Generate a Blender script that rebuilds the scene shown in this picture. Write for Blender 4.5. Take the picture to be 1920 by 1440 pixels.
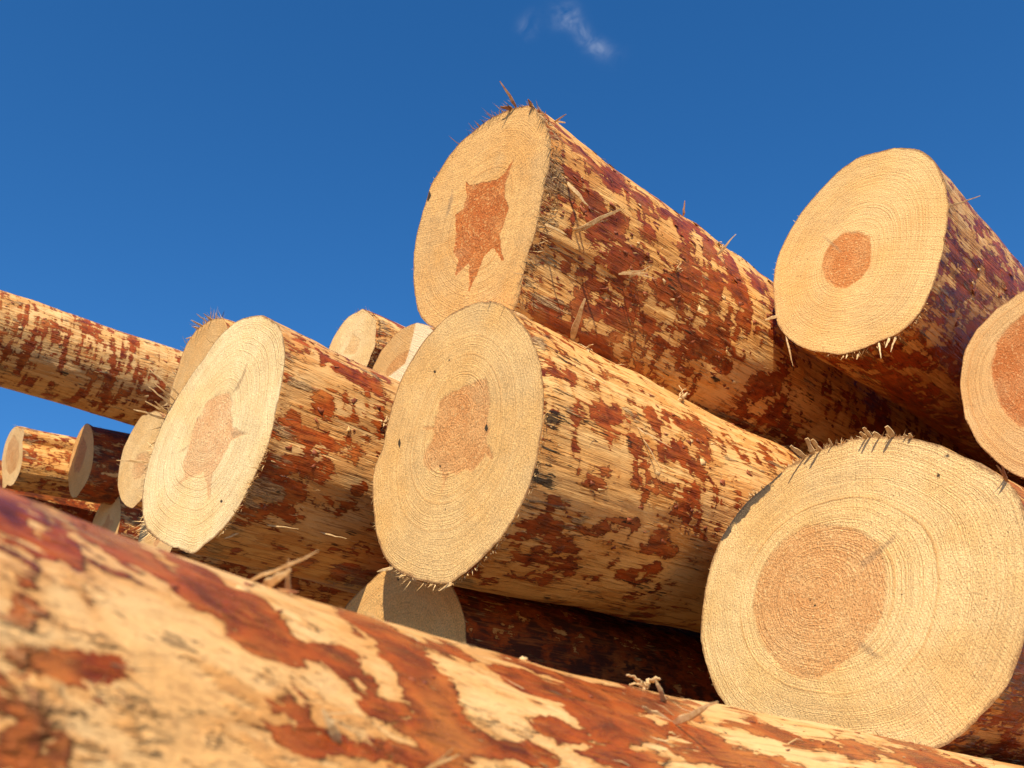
import bpy, math, random
import numpy as np
from mathutils import Vector, Matrix
from mathutils.bvhtree import BVHTree

random.seed(7)
RNG = np.random.default_rng(7)
scene = bpy.context.scene
COL = scene.collection
for o in list(bpy.data.objects):
    bpy.data.objects.remove(o)

# ------------------------------------------------------------------ camera
# World: +Y is the direction of the log axes, +Z up, the camera stands at the origin.
FPX = 1900.0                      # focal length in pixels of the 1920 px wide photograph
VPX = (3200.0, 1620.0)            # where the log axes meet
PITCH = math.atan((VPX[1] - 720) / FPX)
YAW = math.atan((VPX[0] - 960) / math.hypot(FPX, VPX[1] - 720))
_h = np.array([-math.sin(YAW), math.cos(YAW), 0.0])
_up = np.array([0, 0, 1.0])
CF = _h * math.cos(PITCH) + _up * math.sin(PITCH)
CR = np.cross(CF, _up); CR /= np.linalg.norm(CR)
CU = np.cross(CR, CF)
cam_data = bpy.data.cameras.new('camera')
cam = bpy.data.objects.new('camera', cam_data)
COL.objects.link(cam)
cam.matrix_world = Matrix(((CR[0], CU[0], -CF[0], 0), (CR[1], CU[1], -CF[1], 0), (CR[2], CU[2], -CF[2], 0), (0, 0, 0, 1)))
cam_data.sensor_width = 36.0
cam_data.sensor_fit = 'HORIZONTAL'
cam_data.lens = 36.0 * FPX / 1920.0
cam_data.clip_start = 0.02
cam_data.clip_end = 2000.0
cam_data.dof.use_dof = True
cam_data.dof.focus_distance = 1.65
cam_data.dof.aperture_fstop = 13.0
scene.camera = cam

# ------------------------------------------------------------------ sun, sky, exposure
SUN_DIR = Vector((0.54, -0.58, 0.85)).normalized()       # towards the sun
SUN_EL = math.asin(SUN_DIR.z)
SUN_AZ = math.atan2(SUN_DIR.x, SUN_DIR.y)               # clockwise from +Y
sd = bpy.data.lights.new('sun', 'SUN')
sd.energy = 5.0
sd.angle = math.radians(0.5)
sd.color = (1.0, 0.87, 0.66)
sun = bpy.data.objects.new('sun', sd)
COL.objects.link(sun)
sun.rotation_euler = SUN_DIR.to_track_quat('Z', 'Y').to_euler()
sun.location = (0, 0, 20)

world = bpy.data.worlds.new('World')
scene.world = world
world.use_nodes = True
wt = world.node_tree
wt.nodes.clear()
w_out = wt.nodes.new('ShaderNodeOutputWorld')
w_bg = wt.nodes.new('ShaderNodeBackground')
w_sky = wt.nodes.new('ShaderNodeTexSky')
w_sky.sky_type = 'NISHITA'
w_sky.sun_disc = False
w_sky.sun_elevation = SUN_EL
w_sky.sun_rotation = SUN_AZ
w_sky.altitude = 0
w_sky.air_density = 1.0
w_sky.dust_density = 0.0
w_sky.ozone_density = 8.0
w_bg.inputs['Strength'].default_value = 0.112
scene.view_settings.view_transform = 'Standard'
scene.view_settings.look = 'None'
scene.view_settings.gamma = 1.0
scene.view_settings.use_curve_mapping = False
scene.view_settings.exposure = 0.46
scene.render.engine = 'CYCLES'
scene.cycles.max_bounces = 5
scene.cycles.diffuse_bounces = 4
scene.cycles.glossy_bounces = 2


class NT:
    """tiny helper to write node trees"""
    def __init__(self, tree):
        self.t = tree

    def n(self, typ, **kw):
        nd = self.t.nodes.new(typ)
        for k, v in kw.items():
            setattr(nd, k, v)
        return nd

    def put(self, sock, v):
        if isinstance(v, bpy.types.NodeSocket):
            self.t.links.new(v, sock)
        elif isinstance(v, (tuple, list)) and len(v) == 3 and sock.type == 'RGBA':
            sock.default_value = (*v, 1)
        else:
            sock.default_value = v

    def math(self, op, a, b=None, c=None, clamp=False):
        nd = self.n('ShaderNodeMath', operation=op, use_clamp=clamp)
        self.put(nd.inputs[0], a)
        if b is not None: self.put(nd.inputs[1], b)
        if c is not None: self.put(nd.inputs[2], c)
        return nd.outputs[0]

    def vmath(self, op, a, b=None):
        nd = self.n('ShaderNodeVectorMath', operation=op)
        self.put(nd.inputs[0], a)
        if b is not None: self.put(nd.inputs[1], b)
        return nd.outputs['Value'] if op in ('DOT_PRODUCT', 'LENGTH', 'DISTANCE') else nd.outputs[0]

    def step(self, v, lo, hi):
        nd = self.n('ShaderNodeMapRange', interpolation_type='SMOOTHSTEP')
        self.put(nd.inputs[0], v); self.put(nd.inputs[1], lo); self.put(nd.inputs[2], hi)
        return nd.outputs[0]

    def noise(self, vec, scale, detail=3.0, rough=0.55, dist=0.0, stretch=None):
        if stretch is not None:
            vec = self.vmath('MULTIPLY', vec, stretch)
        nd = self.n('ShaderNodeTexNoise')
        self.put(nd.inputs['Vector'], vec)
        nd.inputs['Scale'].default_value = scale
        nd.inputs['Detail'].default_value = detail
        nd.inputs['Roughness'].default_value = rough
        nd.inputs['Distortion'].default_value = dist
        return nd.outputs['Fac']

    def noise1(self, w, scale, detail=1.0):
        nd = self.n('ShaderNodeTexNoise', noise_dimensions='1D')
        self.put(nd.inputs['W'], w)
        nd.inputs['Scale'].default_value = scale
        nd.inputs['Detail'].default_value = detail
        return nd.outputs['Fac']

    def mix(self, fac, a, b):
        nd = self.n('ShaderNodeMix', data_type='RGBA')
        self.put(nd.inputs[0], fac)
        self.put(nd.inputs[6], a); self.put(nd.inputs[7], b)
        return nd.outputs[2]

    def attr(self, name):
        return self.n('ShaderNodeAttribute', attribute_name=name).outputs['Fac']


# thin wisp of cirrus high in the blue: a feature of the sky itself, by direction
W = NT(wt)
tc = W.n('ShaderNodeTexCoord').outputs['Generated']
def pdir(px, py):
    v = CF + CR * ((px - 960) / FPX) - CU * ((py - 720) / FPX)
    return v / np.linalg.norm(v)
def wisp(px, py, qx, qy, wid):
    a = pdir(px, py); b = pdir(qx, qy)
    c = (a + b) / 2; c /= np.linalg.norm(c)
    t = b - a; L = np.linalg.norm(t) / 2; t /= np.linalg.norm(t)
    s = np.cross(c, t); s /= np.linalg.norm(s)
    warp = W.math('MULTIPLY', W.math('SUBTRACT', W.noise(tc, 22, 3), 0.5), wid * 2.2)
    du = W.math('DIVIDE', W.math('SUBTRACT', W.vmath('DOT_PRODUCT', tc, tuple(t)), float(c @ t)), L)
    dv = W.math('DIVIDE', W.math('ADD', W.math('SUBTRACT', W.vmath('DOT_PRODUCT', tc, tuple(s)), float(c @ s)), warp), wid)
    r2 = W.math('ADD', W.math('MULTIPLY', du, du), W.math('MULTIPLY', dv, dv))
    front = W.math('GREATER_THAN', W.vmath('DOT_PRODUCT', tc, tuple(c)), 0.0)
    return W.math('MULTIPLY', W.math('POWER', 2.718, W.math('MULTIPLY', r2, -1.6)), front)
m1 = W.math('MULTIPLY', wisp(1050, 22, 1135, 112, 0.0085), 0.20)
m2 = W.math('MULTIPLY', wisp(975, 35, 1010, 55, 0.012), 0.16)
m3 = W.math('MULTIPLY', wisp(1040, 5, 1080, 60, 0.012), 0.20)
m4 = W.math('MULTIPLY', wisp(1100, 85, 1160, 105, 0.008), 0.16)
cl = W.math('ADD', W.math('ADD', m1, m2), W.math('ADD', m3, m4))
cl = W.math('MULTIPLY', cl, W.step(W.noise(tc, 55, 5, 0.6, 0.6), 0.25, 0.75), clamp=True)
hsv = W.n('ShaderNodeHueSaturation'); W.put(hsv.inputs['Color'], w_sky.outputs[0]); hsv.inputs['Saturation'].default_value = 1.19
hsv.inputs['Value'].default_value = 1.0
skyc = W.mix(cl, hsv.outputs[0], (5.0, 5.4, 6.2))
wt.links.new(skyc, w_bg.inputs['Color'])
wt.links.new(w_bg.outputs[0], w_out.inputs[0])

# ------------------------------------------------------------------ geometry helpers
def rays(p):
    p = np.asarray(p, float).reshape(-1, 2)
    return CF + CR * ((p[:, :1] - 960) / FPX) - CU * ((p[:, 1:] - 720) / FPX)
def project(P):
    w = P @ CF
    w = np.where(w > 0.03, w, np.nan)
    return np.stack([960 + FPX * (P @ CR) / w, 720 - FPX * (P @ CU) / w], -1)
def mesh_obj(name, verts, faces, mat, parent=None, smooth=True, attrs=None):
    me = bpy.data.meshes.new(name)
    v = np.asarray(verts, np.float32)
    if isinstance(faces, np.ndarray):
        n, k = faces.shape
        me.vertices.add(len(v)); me.vertices.foreach_set('co', v.ravel())
        me.loops.add(n * k); me.loops.foreach_set('vertex_index', faces.astype(np.int32).ravel())
        me.polygons.add(n)
        me.polygons.foreach_set('loop_start', np.arange(0, n * k, k, dtype=np.int32))
        me.polygons.foreach_set('loop_total', np.full(n, k, np.int32))
        me.update(calc_edges=True); me.validate()
    else:
        me.from_pydata([tuple(map(float, q)) for q in v], [], faces)
    if smooth:
        me.polygons.foreach_set('use_smooth', np.ones(len(me.polygons), bool))
    for k, a in (attrs or {}).items():
        at = me.attributes.new(k, 'FLOAT', 'POINT')
        at.data.foreach_set('value', np.asarray(a, np.float32))
    me.materials.append(mat)
    o = bpy.data.objects.new(name, me)
    COL.objects.link(o)
    if parent is not None:
        o.parent = parent
    return o
def vnoise(p, seed):
    """smooth pseudo-noise of an (n,3) array, about -1..1"""
    r = np.random.default_rng(seed)
    out = np.zeros(len(p))
    for i in range(7):
        k = r.normal(size=3); ph = r.uniform(0, 6.28)
        out += np.sin(p @ k * 1.7 + ph + 1.3 * np.sin(p @ r.normal(size=3) + r.uniform(0, 6.28)))
    return out / 4.0
def sdf_poly(pts, poly):
    """signed distance (positive inside) of (n,2) points to a polygon"""
    poly = np.asarray(poly); a = poly; b = np.roll(poly, -1, 0)
    d = np.full(len(pts), 1e9); inside = np.zeros(len(pts), bool)
    for p, q in zip(a, b):
        e = q - p; w = pts - p
        t = np.clip((w @ e) / max(e @ e, 1e-12), 0, 1)
        d = np.minimum(d, np.hypot(*(w - t[:, None] * e).T))
        c = ((p[1] > pts[:, 1]) != (q[1] > pts[:, 1]))
        with np.errstate(divide='ignore', invalid='ignore'):
            xi = (q[0] - p[0]) * (pts[:, 1] - p[1]) / (q[1] - p[1]) + p[0]
        inside ^= c & (pts[:, 0] < xi)
    return np.where(inside, d, -d)

# ------------------------------------------------------------------ materials
def new_mat(name):
    m = bpy.data.materials.new(name); m.use_nodes = True
    m.node_tree.nodes.clear()
    t = NT(m.node_tree)
    out = t.n('ShaderNodeOutputMaterial')
    bs = t.n('ShaderNodeBsdfPrincipled')
    m.node_tree.links.new(bs.outputs[0], out.inputs[0])
    return m, t, bs

def side_material(name, seed, cover=0.5, wood=(0.79, 0.475, 0.175), bands=0.25, dark=0.35, scale=1.0, gloss=0.33, blotch=1.0, wet=0.55, torn_amt=0.8, rag=1.0, black=1.0):
    """peeled log: cream wood with ragged patches of red inner bark, loose fibres and black specks"""
    m, t, bs = new_mat(name)
    co = t.n('ShaderNodeTexCoord').outputs['Object']
    p = t.vmath('ADD', co, (seed * 3.17, seed * 1.37, seed * 2.23))
    bias = t.attr('bias'); soot = t.attr('soot'); endd = t.attr('endd')
    # ragged along the fibre: fine noise that is long in Y
    fib = t.noise(p, 1.0, 3, 0.6, 0.0, (150, 9, 150))
    fib2 = t.noise(p, 1.0, 4, 0.65, 0.3, (420, 22, 420))
    big = t.noise(p, 1.0, 2, 0.5, 0.6, (15 * scale, 9 * scale, 15 * scale))
    mid = t.noise(p, 1.0, 3, 0.6, 0.5, (52 * scale, 34 * scale, 52 * scale))
    band = t.noise(p, 1.0, 2, 0.5, 0.2, (6, 60 * scale, 6))
    s = t.math('MULTIPLY_ADD', t.math('SUBTRACT', big, 0.5), blotch, t.math('MULTIPLY', t.math('SUBTRACT', mid, 0.5), 0.85))
    s = t.math('MULTIPLY_ADD', t.math('SUBTRACT', band, 0.5), bands, s)
    s = t.math('MULTIPLY_ADD', t.math('SUBTRACT', fib, 0.5), 0.62 * rag, s)
    s = t.math('MULTIPLY_ADD', t.math('SUBTRACT', fib2, 0.5), 0.26 * rag, s)
    vo = t.n('ShaderNodeTexVoronoi', feature='F1')
    vj = t.n('ShaderNodeCombineXYZ')
    t.put(vj.inputs[1], t.math('MULTIPLY', t.math('SUBTRACT', fib, 0.5), 2.6))
    t.put(vo.inputs['Vector'], t.vmath('ADD', t.vmath('MULTIPLY', p, (52 * scale, 40 * scale, 52 * scale)), vj.outputs[0]))
    vo.inputs['Scale'].default_value = 1.0
    s = t.math('MULTIPLY_ADD', t.math('SUBTRACT', vo.outputs['Color'], 0.5), 0.40, s)
    s = t.math('ADD', s, bias)
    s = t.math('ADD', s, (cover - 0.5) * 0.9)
    mask = t.step(s, -0.008, 0.02)
    halo = t.step(s, -0.17, 0.02)
    film = t.step(t.math('MULTIPLY_ADD', t.math('SUBTRACT', fib, 0.5), 0.8, t.noise(t.vmath('ADD', p, (5.1, 2.2, 7.3)), 1.0, 3, 0.6, 0.4, (24 * scale, 14 * scale, 24 * scale))), 0.50, 0.60)
    # bark colours
    bn = t.noise(p, 1.0, 4, 0.6, 0.5, (60, 30, 60))
    bn2 = t.noise(p, 1.0, 3, 0.6, 0.0, (14, 9, 14))
    bark = t.mix(t.step(bn, 0.30, 0.62), (0.135, 0.020, 0.006), (0.38, 0.072, 0.011))
    bark = t.mix(t.math('MULTIPLY', t.step(bn2, 0.5, 0.72), 0.75), bark, (0.56, 0.19, 0.04))
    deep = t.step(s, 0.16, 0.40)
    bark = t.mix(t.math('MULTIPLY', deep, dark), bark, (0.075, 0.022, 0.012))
    rim_ = t.math('MULTIPLY', t.step(s, 0.10, 0.02), t.step(bn2, 0.40, 0.62))
    bark = t.mix(t.math('MULTIPLY', rim_, 0.65), bark, (0.11, 0.022, 0.008))
    bark = t.mix(t.math('MULTIPLY', t.step(fib, 0.52, 0.66), 0.45), bark, (0.52, 0.15, 0.028))
    # peeled wood
    wl = t.noise(p, 1.0, 3, 0.6, 0.0, (26, 7, 26))
    w2 = tuple(c * k for c, k in zip(wood, (0.92, 0.80, 0.66)))
    w3 = tuple(c * k for c, k in zip(wood, (0.74, 0.50, 0.28)))
    wc = t.mix(t.step(wl, 0.35, 0.65), wood, w2)
    wc = t.mix(t.math('MULTIPLY', film, 0.62), wc, w3)
    wc = t.mix(t.math('MULTIPLY', halo, 0.62), wc, w3)
    streak = t.noise(p, 1.0, 2, 0.5, 0.0, (330, 11, 330))
    wc = t.mix(t.math('MULTIPLY', t.step(streak, 0.57, 0.68), 0.65 * rag), wc, (0.30, 0.12, 0.04))
    wc = t.mix(t.math('MULTIPLY', t.step(fib2, 0.62, 0.72), 0.5), wc, (0.20, 0.075, 0.026))
    col = t.mix(mask, wc, bark)
    # pale grey-brown torn fibre near the sawn end and here and there
    torn = t.math('ADD', t.noise(p, 1.0, 3, 0.6, 0.3, (22, 9, 22)), t.math('MULTIPLY', t.step(endd, 0.10, 0.0), 0.13))
    tm = t.step(t.math('MULTIPLY_ADD', t.math('SUBTRACT', fib, 0.5), 0.5, torn), 0.66, 0.74)
    tc_ = t.mix(t.step(fib2, 0.42, 0.58), (0.22, 0.12, 0.05), (0.74, 0.50, 0.24))
    col = t.mix(t.math('MULTIPLY', tm, torn_amt), col, tc_)
    # black outer bark left in the cracks
    bk = t.math('MULTIPLY_ADD', t.math('SUBTRACT', fib, 0.5), 0.9, t.noise(p, 1.0, 4, 0.65, 0.4, (38, 17, 38)))
    bk = t.math('MULTIPLY_ADD', t.math('SUBTRACT', fib2, 0.5), 0.9, t.math('MULTIPLY_ADD', soot, 0.75, bk))
    bm = t.step(bk, 0.77, 0.85)
    col = t.mix(t.math('MULTIPLY', bm, 0.9 * black), col, (0.022, 0.018, 0.012))
    hs = t.n('ShaderNodeHueSaturation'); t.put(hs.inputs['Color'], col)
    fine = t.noise(p, 1.0, 3, 0.7, 0, (900, 160, 900))
    t.put(hs.inputs['Value'], t.math('MULTIPLY_ADD', fine, 0.36, 0.82))
    t.put(bs.inputs['Base Color'], hs.outputs[0])
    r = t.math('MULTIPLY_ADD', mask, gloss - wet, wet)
    r = t.math('MULTIPLY_ADD', t.math('SUBTRACT', bn, 0.5), 0.35, r)
    t.put(bs.inputs['Roughness'], r)
    bs.inputs['Specular IOR Level'].default_value = 0.25
    hgt = t.math('MULTIPLY_ADD', mask, 0.9, t.math('MULTIPLY', fib, 0.8))
    hgt = t.math('MULTIPLY_ADD', film, 0.35, hgt)
    hgt = t.math('MULTIPLY_ADD', fib2, 0.45, hgt)
    hgt = t.math('MULTIPLY_ADD', bn, 0.5, hgt)
    hgt = t.math('MULTIPLY_ADD', tm, t.math('MULTIPLY', fib2, 2.5 * torn_amt), hgt)
    hgt = t.math('MULTIPLY_ADD', bm, 0.8 * black, hgt)
    b = t.n('ShaderNodeBump'); b.inputs['Strength'].default_value = 1.0; b.inputs['Distance'].default_value = 0.0026
    t.put(b.inputs['Height'], hgt)
    t.put(bs.inputs['Normal'], b.outputs[0])
    return m

def face_material(name, seed, wood=(0.78, 0.52, 0.24), heart=(0.62, 0.30, 0.11), rings=38, ringk=0.5, fuzz=0.8, saw=0.0, heart_amt=1.0, knot_col=(0.36, 0.22, 0.105), knot_amt=0.6, soft=0.0032):
    """sawn end grain: growth rings round the pith, heartwood, knots or a painted sunlit cut, fuzzy saw texture"""
    m, t, bs = new_mat(name)
    co = t.n('ShaderNodeTexCoord').outputs['Object']
    p = t.vmath('ADD', co, (seed * 2.31, seed * 1.17, seed * 3.71))
    rr = t.attr('rr'); hs_ = t.attr('heart'); kn = t.attr('knot'); st = t.attr('stain'); sp = t.attr('speck')
    wob = t.math('MULTIPLY', t.math('SUBTRACT', t.noise(p, 13, 2), 0.5), 0.035)
    wob2 = t.math('MULTIPLY', t.math('SUBTRACT', t.noise(p, 160, 2), 0.5), 0.007)
    q = t.math('ADD', t.math('ADD', rr, wob), wob2)
    spk = t.noise(p, 430, 2, 0.65)
    # uneven ring widths: advance the phase with slow 1D noise
    ph = t.math('MULTIPLY_ADD', t.noise1(t.math('ADD', q, seed), 11, 2), 0.22, q)
    sn = t.math('SINE', t.math('MULTIPLY', ph, 2 * math.pi * rings))
    late = t.step(sn, 0.15, 1.0)
    amp = t.math('MULTIPLY', t.step(t.noise1(t.math('ADD', q, seed + 3.3), 26, 2), 0.3, 0.7), t.step(t.noise(p, 14, 3), 0.30, 0.62))
    ring = t.math('MULTIPLY', t.math('MULTIPLY', t.math('MULTIPLY', late, t.math('MULTIPLY_ADD', spk, 1.1, 0.35)), t.math('MULTIPLY_ADD', amp, 0.70, 0.30)), ringk * 1.15)
    big = t.noise(p, 9, 3, 0.55)
    spk2 = t.noise(p, 1.0, 3, 0.7, 0.0, (700, 60, 240))
    wd = tuple(c * k for c, k in zip(wood, (0.93, 0.84, 0.70)))
    base = t.mix(t.step(big, 0.35, 0.68), wood, wd)
    base = t.mix(ring, base, tuple(c * k for c, k in zip(wood, (0.66, 0.43, 0.22))))
    edge = t.math('MULTIPLY_ADD', t.math('SUBTRACT', t.noise(p, 48, 4, 0.7), 0.5), 0.013, t.math('ADD', hs_, 0.0010))
    hm = t.step(edge, -soft, soft * 1.1)
    hcol = t.mix(t.step(t.noise(p, 30, 3), 0.35, 0.7), heart, tuple(c * k for c, k in zip(heart, (1.12, 1.22, 1.35))))
    hcol = t.mix(t.math('MULTIPLY', ring, 0.8), hcol, tuple(c * k for c, k in zip(heart, (0.72, 0.60, 0.5))))
    pore = t.noise(p, 230, 2, 0.6)
    core = t.step(rr, 0.30, 0.02)
    hcol = t.mix(t.math('MULTIPLY', core, 0.40), hcol, tuple(c * k for c, k in zip(heart, (0.98, 0.78, 0.62))))
    hcol = t.mix(t.math('MULTIPLY', t.step(t.noise(p, 16, 3), 0.45, 0.70), 0.22), hcol, wood)
    # torn pores that catch the light inside the heartwood
    hcol = t.mix(t.math('MULTIPLY', t.step(pore, 0.56, 0.66), 0.55), hcol, wood)
    hcol = t.mix(t.math('MULTIPLY', t.step(pore, 0.42, 0.32), 0.6), hcol, tuple(c * 0.42 for c in heart))
    col = t.mix(t.math('MULTIPLY', hm, heart_amt), base, hcol)
    # brown crumbs of torn fibre over the sapwood
    crumb = t.step(t.math('ADD', t.noise(p, 240, 2, 0.6), t.math('MULTIPLY', t.noise(p, 12, 2), 0.22)), 0.79, 0.86)
    col = t.mix(t.math('MULTIPLY', crumb, 0.6), col, (0.36, 0.16, 0.06))
    # arcs left by the saw chain, and dull weathered areas
    arc = t.noise1(t.vmath('DISTANCE', co, (0.55 * math.cos(seed), 0.0, 0.55 * math.sin(seed) + 0.2)), 330, 2)
    col = t.mix(t.math('MULTIPLY', t.step(arc, 0.56, 0.68), 0.16), col, tuple(c * k for c, k in zip(wood, (0.72, 0.58, 0.40))))
    dull = t.step(t.math('MULTIPLY_ADD', rr, 0.16, t.noise(p, 7, 4, 0.65)), 0.56, 0.78)
    col = t.mix(t.math('MULTIPLY', dull, 0.38), col, (0.60, 0.40, 0.18))
    # fine radial checks across the rings
    rad_ = t.noise(t.vmath('ADD', co, (seed, 0.0, 0.0)), 1.0, 2, 0.6, 0.0, (26, 1, 620))
    col = t.mix(t.math('MULTIPLY', t.step(rad_, 0.64, 0.72), 0.32), col, tuple(c * k for c, k in zip(wood, (0.55, 0.36, 0.2))))
    if saw > 0:
        sl = t.noise(p, 1.0, 2, 0.5, 0.0, (9, 9, 260))
        col = t.mix(t.math('MULTIPLY', t.step(sl, 0.60, 0.72), saw), col, tuple(c * k for c, k in zip(wood, (0.66, 0.5, 0.36))))
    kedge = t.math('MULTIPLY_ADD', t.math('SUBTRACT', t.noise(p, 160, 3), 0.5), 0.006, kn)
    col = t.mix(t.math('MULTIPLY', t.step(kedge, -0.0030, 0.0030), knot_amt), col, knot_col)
    col = t.mix(t.step(t.math('MULTIPLY_ADD', t.math('SUBTRACT', spk, 0.5), 0.004, sp), -0.0006, 0.0008), col, (0.05, 0.035, 0.018))
    # dark rim: cambium, with bluish-black stain where marked
    rim = t.step(t.math('MULTIPLY_ADD', t.math('SUBTRACT', t.noise(p, 45, 4, 0.65), 0.5), 0.05, rr), 0.978, 0.999)
    col = t.mix(t.math('MULTIPLY', rim, 0.75), col, (0.22, 0.09, 0.032))
    stn = t.step(t.math('MULTIPLY_ADD', t.math('SUBTRACT', t.noise(p, 120, 4, 0.7), 0.5), 0.9, st), 0.42, 0.62)
    col = t.mix(t.math('MULTIPLY', stn, 0.88), col, (0.030, 0.032, 0.034))
    h2 = t.n('ShaderNodeHueSaturation'); t.put(h2.inputs['Color'], col)
    t.put(h2.inputs['Value'], t.math('ADD', t.math('MULTIPLY_ADD', spk, 1.45, 0.07), t.math('MULTIPLY', spk2, 0.44)))
    t.put(bs.inputs['Base Color'], h2.outputs[0])
    bs.inputs['Roughness'].default_value = 0.72
    bs.inputs['Specular IOR Level'].default_value = 0.25
    hg = t.math('MULTIPLY_ADD', ring, -0.9, t.math('MULTIPLY', spk, 1.4 * fuzz))
    hg = t.math('MULTIPLY_ADD', spk2, 1.3 * fuzz, hg)
    hg = t.math('MULTIPLY_ADD', t.math('MULTIPLY', hm, pore), 1.3, hg)
    hg = t.math('MULTIPLY_ADD', crumb, -0.6, hg)
    hg = t.math('MULTIPLY_ADD', arc, 0.6, hg)
    b = t.n('ShaderNodeBump'); b.inputs['Strength'].default_value = 0.8; b.inputs['Distance'].default_value = 0.0013
    t.put(b.inputs['Height'], hg)
    t.put(bs.inputs['Normal'], b.outputs[0])
    return m

def plain_wood(name, c1, c2, sc=300):
    m, t, bs = new_mat(name)
    co = t.n('ShaderNodeTexCoord').outputs['Object']
    f = t.noise(co, 1.0, 3, 0.6, 0, (sc, sc * 0.2, sc))
    t.put(bs.inputs['Base Color'], t.mix(t.step(f, 0.3, 0.7), c1, c2))
    bs.inputs['Roughness'].default_value = 0.65
    return m
M_SPL = plain_wood('splinter_wood', (0.76, 0.54, 0.27), (0.52, 0.30, 0.11), 260)
M_SPLRED = plain_wood('splinter_bark', (0.50, 0.25, 0.09), (0.26, 0.08, 0.03), 160)
M_FRINGE = plain_wood('fringe_fibre', (0.78, 0.54, 0.25), (0.55, 0.33, 0.12), 60)
M_FRINGE_D = plain_wood('fringe_fibre_dark', (0.24, 0.14, 0.06), (0.06, 0.045, 0.025), 60)
M_FLAKE = plain_wood('bark_flake', (0.34, 0.085, 0.02), (0.16, 0.035, 0.012), 90)
M_FACE_PLAIN = face_material('far_cut', 50)

def ground_material():
    m, t, bs = new_mat('packed_dirt')
    co = t.n('ShaderNodeTexCoord').outputs['Object']
    a = t.noise(co, 1.3, 5, 0.6); b_ = t.noise(co, 45, 4, 0.7)
    c = t.mix(t.step(a, 0.35, 0.65), (0.12, 0.07, 0.03), (0.22, 0.13, 0.055))
    c = t.mix(t.step(b_, 0.55, 0.66), c, (0.42, 0.29, 0.15))
    t.put(bs.inputs['Base Color'], c); bs.inputs['Roughness'].default_value = 0.9
    b = t.n('ShaderNodeBump'); b.inputs['Distance'].default_value = 0.02
    t.put(b.inputs['Height'], b_); t.put(bs.inputs['Normal'], b.outputs[0])
    return m

# ------------------------------------------------------------------ the ground
GZ = -0.245
g = 90
gx, gy = np.meshgrid(np.linspace(-1, 1, g), np.linspace(-1, 1, g))
gx = np.sign(gx) * np.abs(gx) ** 3 * 900; gy = np.sign(gy) * np.abs(gy) ** 3 * 900
P = np.stack([gx.ravel(), gy.ravel(), np.zeros(g * g)], -1)
P[:, 2] = GZ + 0.010 * vnoise(P * 0.8, 3)
i = np.arange(g * g).reshape(g, g)
ground = mesh_obj('ground', P, np.stack([i[:-1, :-1], i[:-1, 1:], i[1:, 1:], i[1:, :-1]], -1).reshape(-1, 4), ground_material())
ground['kind'] = 'structure'

# ------------------------------------------------------------------ logs
LOGS = {}
def frame_for(vp):
    a = rays(vp)[0]; a = a / np.linalg.norm(a)
    ex = np.cross(a, _up); ex /= np.linalg.norm(ex)
    ez = np.cross(ex, a)
    return ex, a, ez                       # local X, Y (axis), Z

def fit_circle(xy):
    A = np.c_[2 * xy, np.ones(len(xy))]
    s = np.linalg.lstsq(A, (xy ** 2).sum(1), rcond=None)[0]
    return s[:2], math.sqrt(s[2] + s[0] ** 2 + s[1] ** 2)

NTH = 256
TH = np.linspace(0, 2 * math.pi, NTH, endpoint=False)

def polar(xy, c, fallback):
    """outline points -> radius at the NTH angles about c; gaps take the fallback radius"""
    d = xy - c
    th = np.mod(np.arctan2(d[:, 1], d[:, 0]), 2 * math.pi); r = np.hypot(*d.T)
    o = np.argsort(th); th, r = th[o], r[o]
    T, Rr = list(th), list(r)
    n = len(th)
    for i in range(n):
        a = th[i]; b = th[(i + 1) % n] + (2 * math.pi if i == n - 1 else 0)
        if b - a > math.radians(34):
            k = int((b - a) / math.radians(14))
            for j in range(1, k):
                u = j / k; w = min(u, 1 - u) * 2; w = w * w * (3 - 2 * w)
                T.append((a + (b - a) * u) % (2 * math.pi))
                lin = r[i] * (1 - u) + r[(i + 1) % n] * u
                Rr.append(lin * (1 - w) + fallback * w)
    o = np.argsort(T); T = np.array(T)[o]; Rr = np.array(Rr)[o]
    T = np.r_[T - 2 * math.pi, T, T + 2 * math.pi]; Rr = np.r_[Rr, Rr, Rr]
    rad = np.interp(TH, T, Rr)
    ker = np.array([1, 2, 3, 2, 1]) / 9.0
    return sum(np.roll(rad, s) * w for s, w in zip((-2, -1, 0, 1, 2), ker))

def blobs(px, lst):
    """sum of soft ellipses given in photo pixels, evaluated at projected vertices"""
    out = np.zeros(len(px))
    for (x, y, a, b, ang, amp) in lst:
        ca, sa = math.cos(math.radians(ang)), math.sin(math.radians(ang))
        dx, dy = px[:, 0] - x, px[:, 1] - y
        u = (dx * ca + dy * sa) / a; v = (-dx * sa + dy * ca) / b
        e = np.exp(-((u * u + v * v) ** 1.3) * 0.9)
        out = np.maximum(out, e * amp) if amp > 0 else out + e * amp
    return np.nan_to_num(out)

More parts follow.
